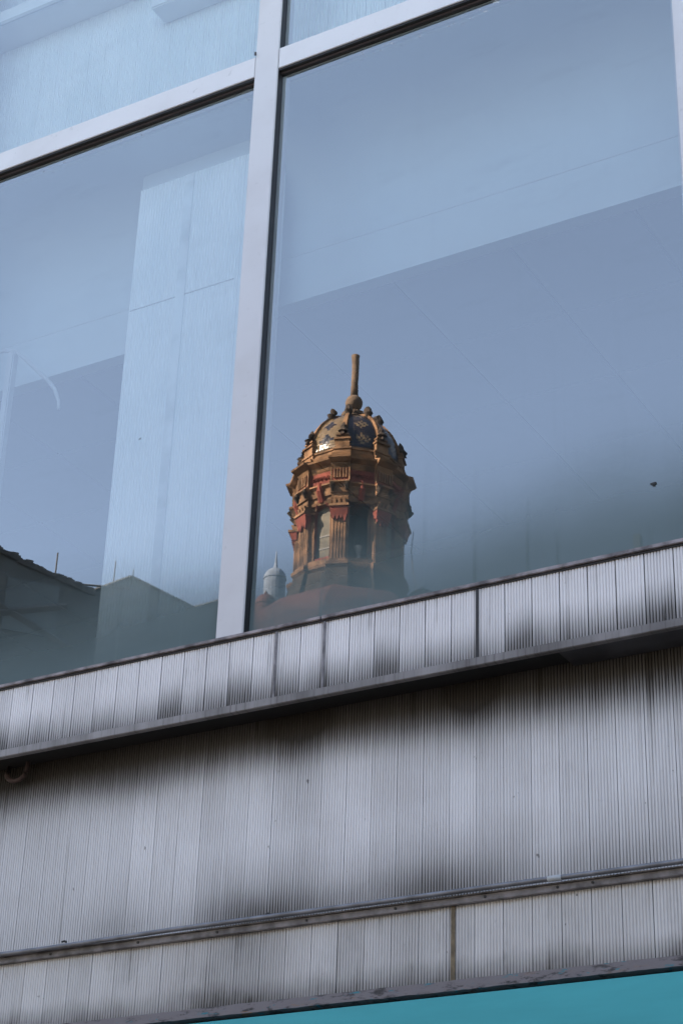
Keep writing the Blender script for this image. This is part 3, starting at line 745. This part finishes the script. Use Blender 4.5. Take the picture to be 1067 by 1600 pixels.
# below the lantern: red coated roof with buttresses, then the great dome, drum and nave
bm = bmesh.new(); rr_ = []
for z, R in ((zt(952), 100), (zt(968), 132), (zt(1000), 175), (zt(1100), 240)):
    rr_.append([bm.verts.new(pol(11.5+22.5+45*i, R, 0, z)) for i in range(8)])
for a_, b_ in zip(rr_, rr_[1:]):
    for j in range(8): bm.faces.new((a_[j], a_[(j+1) % 8], b_[(j+1) % 8], b_[j]))
obj('red_roof', bm, M['redroof'], CH)
for a in PA:
    bm = bmesh.new(); pbox(bm, a, 90, 150, -9, 9, zt(1010), zt(975), (90, 118, -9, 9)); bt = obj('buttress', bm, M['redroof'], CH)
    bm = bmesh.new(); pbox(bm, a, 88, 121, -11, 11, zt(975), zt(966), (88, 112, -11, 11)); obj('coping', bm, M['stone_dark'], bt)
bm = bmesh.new(); bmesh.ops.create_uvsphere(bm, u_segments=32, v_segments=16, radius=6.0); bmesh.ops.translate(bm, verts=bm.verts, vec=(TC.x, TC.y, 24.0)); obj('great_dome', bm, M['redroof'], CH, smooth=True)
bm = bmesh.new(); bmesh.ops.create_cone(bm, segments=16, radius1=6.4, radius2=6.4, depth=8, cap_ends=True); bmesh.ops.translate(bm, verts=bm.verts, vec=(TC.x, TC.y, 21)); obj('drum', bm, M['stone'], CH)
obj('nave', bx((TC.x-9, TC.y-14, 0), (TC.x+9, TC.y+9, 17.5)), M['stone_dark'], CH)
bm = bmesh.new(); tube(bm, [(-23.84, VY(45)-0.2, 32.9), (-23.80, VY(45), 32.0), (-23.72, VY(45), 31.2), (-23.55, VY(45), 30.3)], 0.012, 5)
obj('cable', bm, M['dark_iron'], CH)
# dark turret behind the right flank, small red cupola and far pale dome on the left
def cupola(name, label, cx, y, ztop, R, m, spire=0.4):
    r = root(name, label, 'dome', (cx, VY(y), 0))
    bm = bmesh.new(); L = []
    prof = [(R, 0)] + [(R, ztop-R*1.15)] + [(R*1.06*math.cos(t), ztop-R*1.15+R*1.15*math.sin(t)) for t in [math.pi/2*i/9 for i in range(9)]]+[(0.05, ztop)]
    for rad, z in prof: L.append([bm.verts.new((cx+rad*math.cos(q), VY(y)+rad*math.sin(q), z)) for q in [2*math.pi*i/20 for i in range(20)]])
    for a_, b_ in zip(L, L[1:]):
        for j in range(20): bm.faces.new((a_[j], a_[(j+1) % 20], b_[(j+1) % 20], b_[j]))
    bm.faces.new(L[-1]); obj('shell', bm, m, r)
    bm = bmesh.new(); tube(bm, [(cx, VY(y), ztop-0.1), (cx, VY(y), ztop+spire*0.4), (cx, VY(y), ztop+spire)], [0.12, 0.06, 0.02], 8); obj('spire', bm, m, r)
cupola('small_cupola', 'small reddish cupola low beside the pier edge, mirrored left of the church lantern', -29.05, 44, 31.02, 0.38, M['redroof'], 0.15)
cupola('distant_dome', 'distant pale grey dome with a spike, mirrored just left of the church lantern', -40.55, 62, 42.5, 0.52, M['far_haze'], 0.9)
cupola('dark_turret', 'dark rounded turret at the right foot of the church lantern, mirrored', -23.75, 45.8, 30.85, 0.62, M['cavity'], 0.1)
